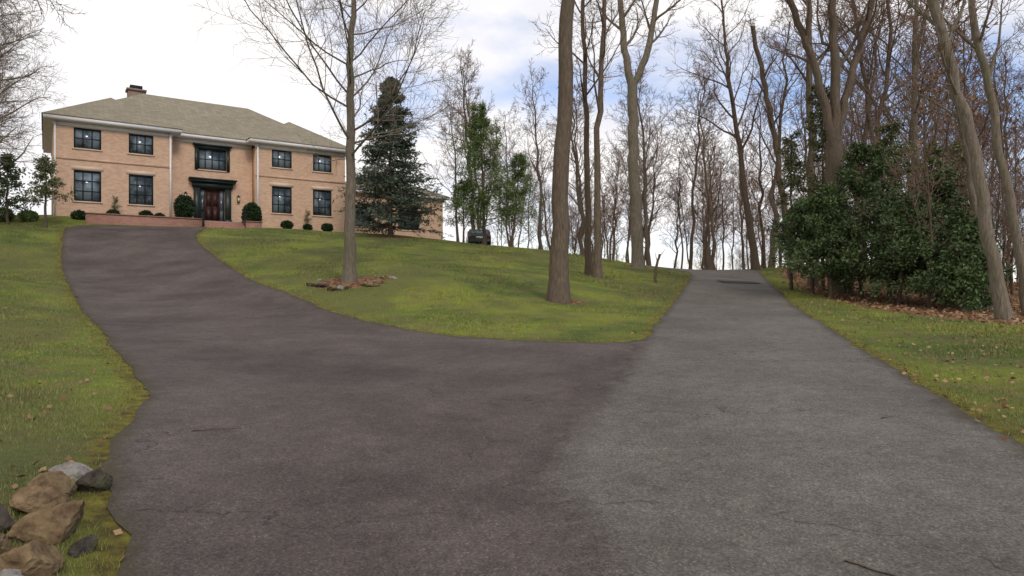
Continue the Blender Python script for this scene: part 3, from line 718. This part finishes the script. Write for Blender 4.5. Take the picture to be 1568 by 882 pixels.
hip('main_roof', -0.56, 18.86, 0.44, 12.56, 12.0, 0.617)
hip('west_wing_roof', -0.58, 7.06, -0.56, 0, 12.0, 0.617, False, 5.2)
hip('east_wing_roof', 11.24, 18.88, -0.56, 0, 12.0, 0.617, False, 5.2)
boxes('chimney', [(4.6, 5.7, 7.2, 8.1, 13.5, 16.05), (4.5, 5.8, 7.1, 8.2, 16.053, 16.2)], M_CHIM, house)
boxes('chimney_cap', [(4.75, 5.55, 7.35, 7.95, 16.203, 16.5)], M_BLACK, house)
boxes('downspout', [(6.33, 6.44, -0.13, -0.045, 5.9, 11.75), (11.86, 11.97, -0.13, -0.045, 5.9, 11.75), (0.05, 0.14, -0.13, -0.045, 5.9, 11.75)], M_WHITE, house)
boxes('door_pilasters', [(7.95, 8.34, 0.82, 0.996, 6.09, 8.5), (9.96, 10.35, 0.82, 0.996, 6.09, 8.5), (7.9, 8.39, 0.78, 0.995, 6.088, 6.35), (9.91, 10.4, 0.78, 0.995, 6.088, 6.35)], M_GREEN, house)
boxes('door_entablature', [(7.85, 10.45, 0.75, 0.994, 8.503, 8.85), (7.7, 10.6, 0.55, 0.993, 8.853, 9.0), (7.62, 10.68, 0.48, 0.992, 9.003, 9.1)], M_GREEN, house)
boxes('front_door', [(8.75, 9.14, 1.09, 1.13, 6.1, 8.35), (9.16, 9.55, 1.09, 1.13, 6.1, 8.35), (8.8, 9.09, 1.07, 1.088, 6.3, 7.1), (8.8, 9.09, 1.07, 1.088, 7.25, 8.2), (9.21, 9.5, 1.07, 1.088, 6.3, 7.1), (9.21, 9.5, 1.07, 1.088, 7.25, 8.2),
                     (8.35, 8.42, 1.03, 1.14, 6.1, 8.5), (8.66, 8.74, 1.03, 1.14, 6.1, 8.5), (9.56, 9.64, 1.03, 1.14, 6.1, 8.5), (9.88, 9.95, 1.03, 1.14, 6.1, 8.5), (8.42, 9.88, 1.03, 1.14, 8.38, 8.5)], M_DOOR, house)
boxes('sidelight_glass', [(8.43, 8.65, 1.1, 1.12, 6.1, 8.37), (9.65, 9.87, 1.1, 1.12, 6.1, 8.37)], M_GLASS, house)
for tx in (7.45, 10.85):
    boxes('wall_lantern', [(tx-.09, tx+.09, 0.82, 0.98, 7.62, 7.66), (tx-.1, tx+.1, 0.81, 0.99, 7.98, 8.03), (tx-.05, tx+.05, 0.86, 0.94, 8.03, 8.12), (tx-.085, tx-.07, .83, .845, 7.66, 7.98), (tx+.07, tx+.085, .83, .845, 7.66, 7.98)], M_BLACK, house)
    boxes('wall_lantern_glass', [(tx-.068, tx+.068, 0.85, 0.96, 7.662, 7.978)], M_LGLASS, house)
gw = [(20.2, 21.6, 6.6, 8.2), (24.05, 26.0, 6.5, 8.2)]
wall_open('side_wing_front_wall', 18.305, 28.3, Z0, 9.3, 3.0, gw, M_BRICK)
for w_ in gw: window(*w_, 3.0, 3, 2, 'side_wing_window')
boxes('side_wing_walls', [(28.1, 28.298, 3.004, 10.0, Z0, 9.3), (18.31, 28.09, 9.8, 9.99, Z0, 9.3)], M_BRICK, house)
boxes('side_wing_fascia', [(18.35, 28.75, 2.55, 10.45, 9.302, 9.5)], M_WHITE, house)
hip('side_wing_roof', 18.36, 28.8, 2.5, 10.5, 9.51, 0.48)
terr = empty('brick_terrace', (OX, OY, 0), ANG)
boxes('retaining_wall', [(1.6, 7.9, -2.4, -2.15, 4.6, 5.98), (10.4, 11.6, -2.4, -2.15, 4.6, 5.98), (1.6, 1.85, -2.148, -0.05, 4.6, 5.978)], M_RED, terr)
boxes('wall_coping', [(1.55, 7.95, -2.45, -2.1, 5.983, 6.05), (10.35, 11.65, -2.45, -2.1, 5.983, 6.05)], M_RED, terr)
boxes('terrace_floor', [(1.86, 11.6, -2.147, -0.004, 4.7, 5.96), (6.52, 11.78, -0.003, 0.99, 4.7, 6.08)], M_PAVE, terr)
boxes('steps', [(7.96, 10.34, -2.5, -2.15, 4.6, 5.9), (7.96, 10.34, -2.85, -2.503, 4.6, 5.74), (7.96, 10.34, -3.2, -2.853, 4.6, 5.58)], M_RED, terr)
rail = []
for tx in (7.9, 10.4):
    for k_ in range(6):
        rail.append((tx-.012, tx+.012, -3.1+k_*.19, -3.08+k_*.19, 5.5, 6.55))
    rail.append((tx-.02, tx+.02, -3.12, -2.1, 6.55, 6.6))
boxes('iron_handrail', rail, M_BLACK, terr)
for t_, b_, rx, rz, nm in ((7.1, -1.0, 0.66, 0.9, 'boxwood_shrub'), (11.15, -1.6, 0.66, 0.95, 'boxwood_shrub')):
    x, y = hw(t_, b_); ball_shrub(nm, x, y, 5.95 if t_ < 11 else 5.6, rx, rz, 6000, M_BOX)
for t_, b_, rx, rz in ((1.3, -1.0, .4, .28), (3.1, -.6, .35, .25), (4.9, -.7, .4, .28), (5.7, -.5, .3, .22), (13.7, -.9, .42, .3), (16.6, -.9, .42, .3), (15.2, -.8, .3, .22), (-1.2, -1.2, .5, .35), (-2.4, -.6, .6, .4)):
    x, y = hw(t_, b_); z_ = 5.96 if 1.8 < t_ < 11 else h1(x, y)-0.02
    ball_shrub('foundation_shrub', x, y, z_, rx, rz, 1800, M_BOX if t_ > 0 else M_PINE)
for t_, b_ in ((3.2, -.45), (15.3, -.4)):
    x, y = hw(t_, b_); rgx = np.random.default_rng(3)
    z_ = 5.9 if t_ < 11 else h1(x, y)
    me, tw = bare_tree('ornamental_shrub', rgx, [([(x, y, z_), (x, y, z_+0.6), (x, y, z_+1.3)], 0.03, 0.012, True, 9, 0.35)], LV(0.35, n2=4, n3=3, n4=2, rm=0.006), [M_BARKD, M_TWIG], K0=8, wob=.02, sides0=6)
    o = place('ornamental_shrub', me); V, F = along(rgx, tw, 2, .03, 1, .07, .5); np_obj('foliage', V, F, [M_PINE], parent=o)

# ------------------------------------------------------------------ rocks
def rock(name, x, y, sx, sy, sz, mat, seed, rz=0.0, dz=0.0):
    rgx = np.random.default_rng(seed); bm = bmesh.new(); bmesh.ops.create_icosphere(bm, subdivisions=4, radius=1)
    pl = norm(rgx.normal(size=(11, 3))); off = rgx.uniform(0.55, 0.85, 11)
    ph = rgx.uniform(0, 6, 6)
    for v in bm.verts:
        p = np.array(v.co)
        for q, o_ in zip(pl, off):
            e_ = p@q-o_
            if e_ > 0: p = p-q*e_*0.95
        p = p*(1+0.05*math.sin(p[0]*9+ph[0])*math.cos(p[1]*8+ph[1])+0.04*math.sin(p[2]*19+ph[2])*math.sin(p[0]*17+ph[3])) + rgx.normal(0, 0.008, 3)
        v.co = p*np.array([sx, sy, sz])
    me = bpy.data.meshes.new(name); bm.to_mesh(me); bm.free(); me.materials.append(mat)
    o = bpy.data.objects.new(name, me); o.location = (x, y, h1(x, y)+sz*0.4+dz); o.rotation_euler = (rgx.uniform(-.25, .25), rgx.uniform(-.25, .25), rz)
    link(o)
for i, (x, y, a_, b_, c_, m_) in enumerate(((-3.20, 4.98, .17, .13, .11, M_STONEG), (-2.98, 4.84, .13, .11, .12, M_STONED), (-3.14, 4.66, .17, .14, .11, M_STONE), (-3.02, 4.36, .19, .15, .12, M_STONE),
        (-2.72, 4.02, .22, .16, .15, M_STONE), (-2.55, 3.58, .21, .16, .14, M_STONE), (-2.42, 3.22, .19, .15, .13, M_STONEG), (-3.05, 4.0, .14, .12, .11, M_STONED), (-2.80, 3.62, .16, .14, .12, M_STONE), (-2.45, 3.9, .09, .08, .06, M_STONED), (-2.3, 2.8, .2, .16, .13, M_STONE))):
    rock('border_rock', x, y, a_, b_, c_, m_, 30+i, i*0.9)
rgx = np.random.default_rng(77)
for i in range(20):
    an = rgx.uniform(-0.3, 2*np.pi-0.3) if i > 11 else rgx.uniform(-0.7, 0.7)-0.3
    rr = rgx.uniform(1.15, 1.6); s = rgx.uniform(0.08, 0.17)
    rock('garden_rock', -5.72+math.cos(an)*rr, 24+math.sin(an)*rr, s*1.4, s, s*.8, M_STONE if i % 3 else M_STONEG, 60+i, an)
for i in range(5):
    rock('garden_rock', -7.0+i*0.16, 23.7-0.1*i, .16, .12, .07, M_STONED, 90+i, i)

st = Acc()
for (x, y, L, an) in ((-3.1, 6.6, .45, 0.3), (1.9, 3.9, .3, -0.9), (3.9, 7.2, .25, 0.5)):
    p = [(x+math.cos(an)*L*q, y+math.sin(an)*L*q, h1(x, y)+0.02) for q in (0, .5, 1)]
    P = resample(p, 6, rgx, 0.012)[None]; st.add(P, np.linspace(.007, .004, 6)[None], 5, 0)
place('fallen_sticks', st.mesh('fallen_sticks', [M_BARKD]))

DX, DY = 10.95, 33.0
dr = empty('trench_drain', (DX, DY, h1(DX, DY)+0.03), 0.0)
slx = (h1(DX+.9, DY)-h1(DX-.9, DY))/1.8; dr.rotation_euler = (math.atan(h1(DX, DY+.5)-h1(DX, DY-.5)), -math.atan(slx), 0.0)
boxes('drain_frame', [(-0.9, 0.9, -0.5, -0.44, -0.03, 0.012), (-0.9, 0.9, 0.44, 0.5, -0.03, 0.012)], M_IRON, dr)
boxes('drain_bars', [(-0.88+i*0.06, -0.85+i*0.06, -0.439, 0.439, -0.02, 0.01) for i in range(30)], M_IRON, dr)
boxes('drain_channel', [(-0.9, 0.9, -0.439, 0.439, -0.06, -0.004)], M_TYRE, dr)

def snag(name, pts, r0, r1, mat):
    P = resample(pts, 10, rgx, 0.015)[None]; acc = Acc(); R = flare(np.linspace(r0, r1, 10))[None]; acc.add(P, R, 10, 0)
    P1, R1 = spawn(rgx, P, R, 3, 0.4, 0.95, (0.4, 0.9), lambda t: 0.25, 4, 0.1, 0.1, 0.4, 0.012); acc.add(P1, R1, 5, 0)
    place(name, acc.mesh(name, [mat]))
z_ = h1(12.6, 43.5); snag('tree_stump', [(12.6, 43.5, z_-.1), (12.5, 43.5, z_+.7), (12.45, 43.5, z_+1.35)], .24, .2, M_BARKD)
z_ = h1(6.5, 30.5); snag('small_snag', [(6.4, 30.5, z_-.1), (6.42, 30.5, z_+.7), (6.6, 30.5, z_+1.3)], .07, .05, M_BARKD)

# ------------------------------------------------------------------ parked car (rear view)
cx, cy = -2.55, 53.6
car = empty('parked_car', (cx, cy, h1(cx, cy)-0.0), math.radians(6))
def profile_body(name, prof, x0, x1, inset_top, ztop0, mat):
    bm = bmesh.new(); L = []; R = []
    for (yy, zz) in prof:
        k_ = max(0, zz-ztop0)*inset_top
        L.append(bm.verts.new((x0+k_, yy, zz))); R.append(bm.verts.new((x1-k_, yy, zz)))
    n = len(prof)
    bm.faces.new(L); bm.faces.new(R[::-1])
    for i in range(n):
        j = (i+1) % n; bm.faces.new((L[j], L[i], R[i], R[j]))
    bmesh.ops.recalc_face_normals(bm, faces=bm.faces)
    me = bpy.data.meshes.new(name); bm.to_mesh(me); bm.free(); me.materials.append(mat)
    o = link(bpy.data.objects.new(name, me), car); m = o.modifiers.new('b', 'BEVEL'); m.width = 0.05; m.segments = 3
    return o
profile_body('body', [(0, .35), (0, .95), (.04, 1.02), (.3, 1.42), (.6, 1.5), (2.2, 1.48), (3.0, 1.06), (4.2, .95), (4.4, .85), (4.45, .35)], -.92, .92, 0.3, 1.0, M_CAR)
rw = boxes('rear_window', [(-.66, .66, -.02, .02, 0, .32)], M_GLASS, car); rw.location = (0, .06, 1.07); rw.rotation_euler = (math.radians(-33), 0, 0)
boxes('side_windows', [(-.895, -.85, .5, 1.3, 1.08, 1.34), (-.895, -.85, 1.38, 2.2, 1.08, 1.32), (.85, .895, .5, 1.3, 1.08, 1.34), (.85, .895, 1.38, 2.2, 1.08, 1.32)], M_GLASS, car)
boxes('tail_lamps', [(-.90, -.72, -.02, .04, .8, .99), (.72, .90, -.02, .04, .8, .99)], M_LAMPR, car)
boxes('rear_bumper', [(-.91, .91, -.09, .02, .4, .62)], M_CAR, car, 0.03)
boxes('licence_plate', [(-.25, .25, -.02, -.003, .74, .88)], M_PLATE, car)
for sx_ in (-.82, .82):
    for yy in (.75, 3.5):
        for nm, rad, wdt, mm in (('tyre', .35, .22, M_TYRE), ('wheel', .22, .24, M_CHROME)):
            bm = bmesh.new(); bmesh.ops.create_cone(bm, cap_ends=True, segments=28, radius1=rad, radius2=rad, depth=wdt)
            me = bpy.data.meshes.new(nm); bm.to_mesh(me); bm.free(); me.materials.append(mm)
            o = link(bpy.data.objects.new(nm, me), car); o.location = (sx_, yy, .35); o.rotation_euler = (0, math.pi/2, 0)

# ------------------------------------------------------------------ light and sky
SUN_EL, SUN_AZ = math.radians(40), math.radians(150)
w = bpy.data.worlds.new('World'); scene.world = w; w.use_nodes = True; nt = w.node_tree
bg = nt.nodes['Background']; sky = nt.nodes.new('ShaderNodeTexSky'); sky.sky_type = 'NISHITA'
sky.sun_disc = False; sky.sun_elevation = SUN_EL; sky.sun_rotation = SUN_AZ; sky.air_density = 1.0; sky.dust_density = 0.6; sky.ozone_density = 2.0
tc = nt.nodes.new('ShaderNodeTexCoord'); mp = nt.nodes.new('ShaderNodeMapping'); mp.inputs['Scale'].default_value = (1.0, 1.0, 2.2); mp.inputs['Location'].default_value = (0.3, 0.2, 0.4)
nt.links.new(tc.outputs['Generated'], mp.inputs['Vector'])
n1 = nt.nodes.new('ShaderNodeTexNoise'); n1.inputs['Scale'].default_value = 2.6; n1.inputs['Detail'].default_value = 8; n1.inputs['Roughness'].default_value = 0.5
nt.links.new(mp.outputs[0], n1.inputs['Vector'])
sx = nt.nodes.new('ShaderNodeSeparateXYZ'); nt.links.new(tc.outputs['Generated'], sx.inputs[0])
m1 = nt.nodes.new('ShaderNodeMath'); m1.operation = 'MULTIPLY_ADD'; m1.inputs[1].default_value = -0.22
nt.links.new(sx.outputs[0], m1.inputs[0]); nt.links.new(n1.outputs[0], m1.inputs[2])
cr = nt.nodes.new('ShaderNodeValToRGB'); cr.color_ramp.elements[0].position = 0.32; cr.color_ramp.elements[1].position = 0.48
nt.links.new(m1.outputs[0], cr.inputs[0])
n2 = nt.nodes.new('ShaderNodeTexNoise'); n2.inputs['Scale'].default_value = 4.0; n2.inputs['Detail'].default_value = 7
nt.links.new(mp.outputs[0], n2.inputs['Vector'])
cc = nt.nodes.new('ShaderNodeValToRGB'); e = cc.color_ramp.elements
e[0].position = 0.35; e[0].color = (8.3, 8.3, 8.8, 1); e[1].position = 0.62; e[1].color = (10.4, 10.1, 10.0, 1)
nt.links.new(n2.outputs[0], cc.inputs[0])
bl = nt.nodes.new('ShaderNodeMix'); bl.data_type = 'RGBA'; bl.blend_type = 'MULTIPLY'; bl.inputs[0].default_value = 1.0; bl.inputs[7].default_value = (1.8, 1.65, 1.75, 1)
nt.links.new(sky.outputs[0], bl.inputs[6])
mx = nt.nodes.new('ShaderNodeMix'); mx.data_type = 'RGBA'
nt.links.new(cr.outputs[0], mx.inputs[0]); nt.links.new(bl.outputs[2], mx.inputs[6]); nt.links.new(cc.outputs[0], mx.inputs[7])
nt.links.new(mx.outputs[2], bg.inputs['Color']); bg.inputs['Strength'].default_value = 0.11

sl = bpy.data.lights.new('sun', 'SUN'); sl.energy = 1.5; sl.angle = math.radians(14); sl.color = (1.0, 0.94, 0.85)
so = bpy.data.objects.new('sun', sl); link(so)
dv = Vector((math.sin(SUN_AZ)*math.cos(SUN_EL), math.cos(SUN_AZ)*math.cos(SUN_EL), math.sin(SUN_EL)))
so.rotation_euler = dv.to_track_quat('Z', 'Y').to_euler(); so.location = dv*60

cam = bpy.data.cameras.new('camera'); cam.lens = 24; cam.sensor_width = 36; cam.clip_end = 6000; cam.clip_start = 0.05
co = bpy.data.objects.new('camera', cam); co.location = (0, 0, 1.6); co.rotation_euler = (math.radians(90), 0, 0); link(co)
scene.camera = co
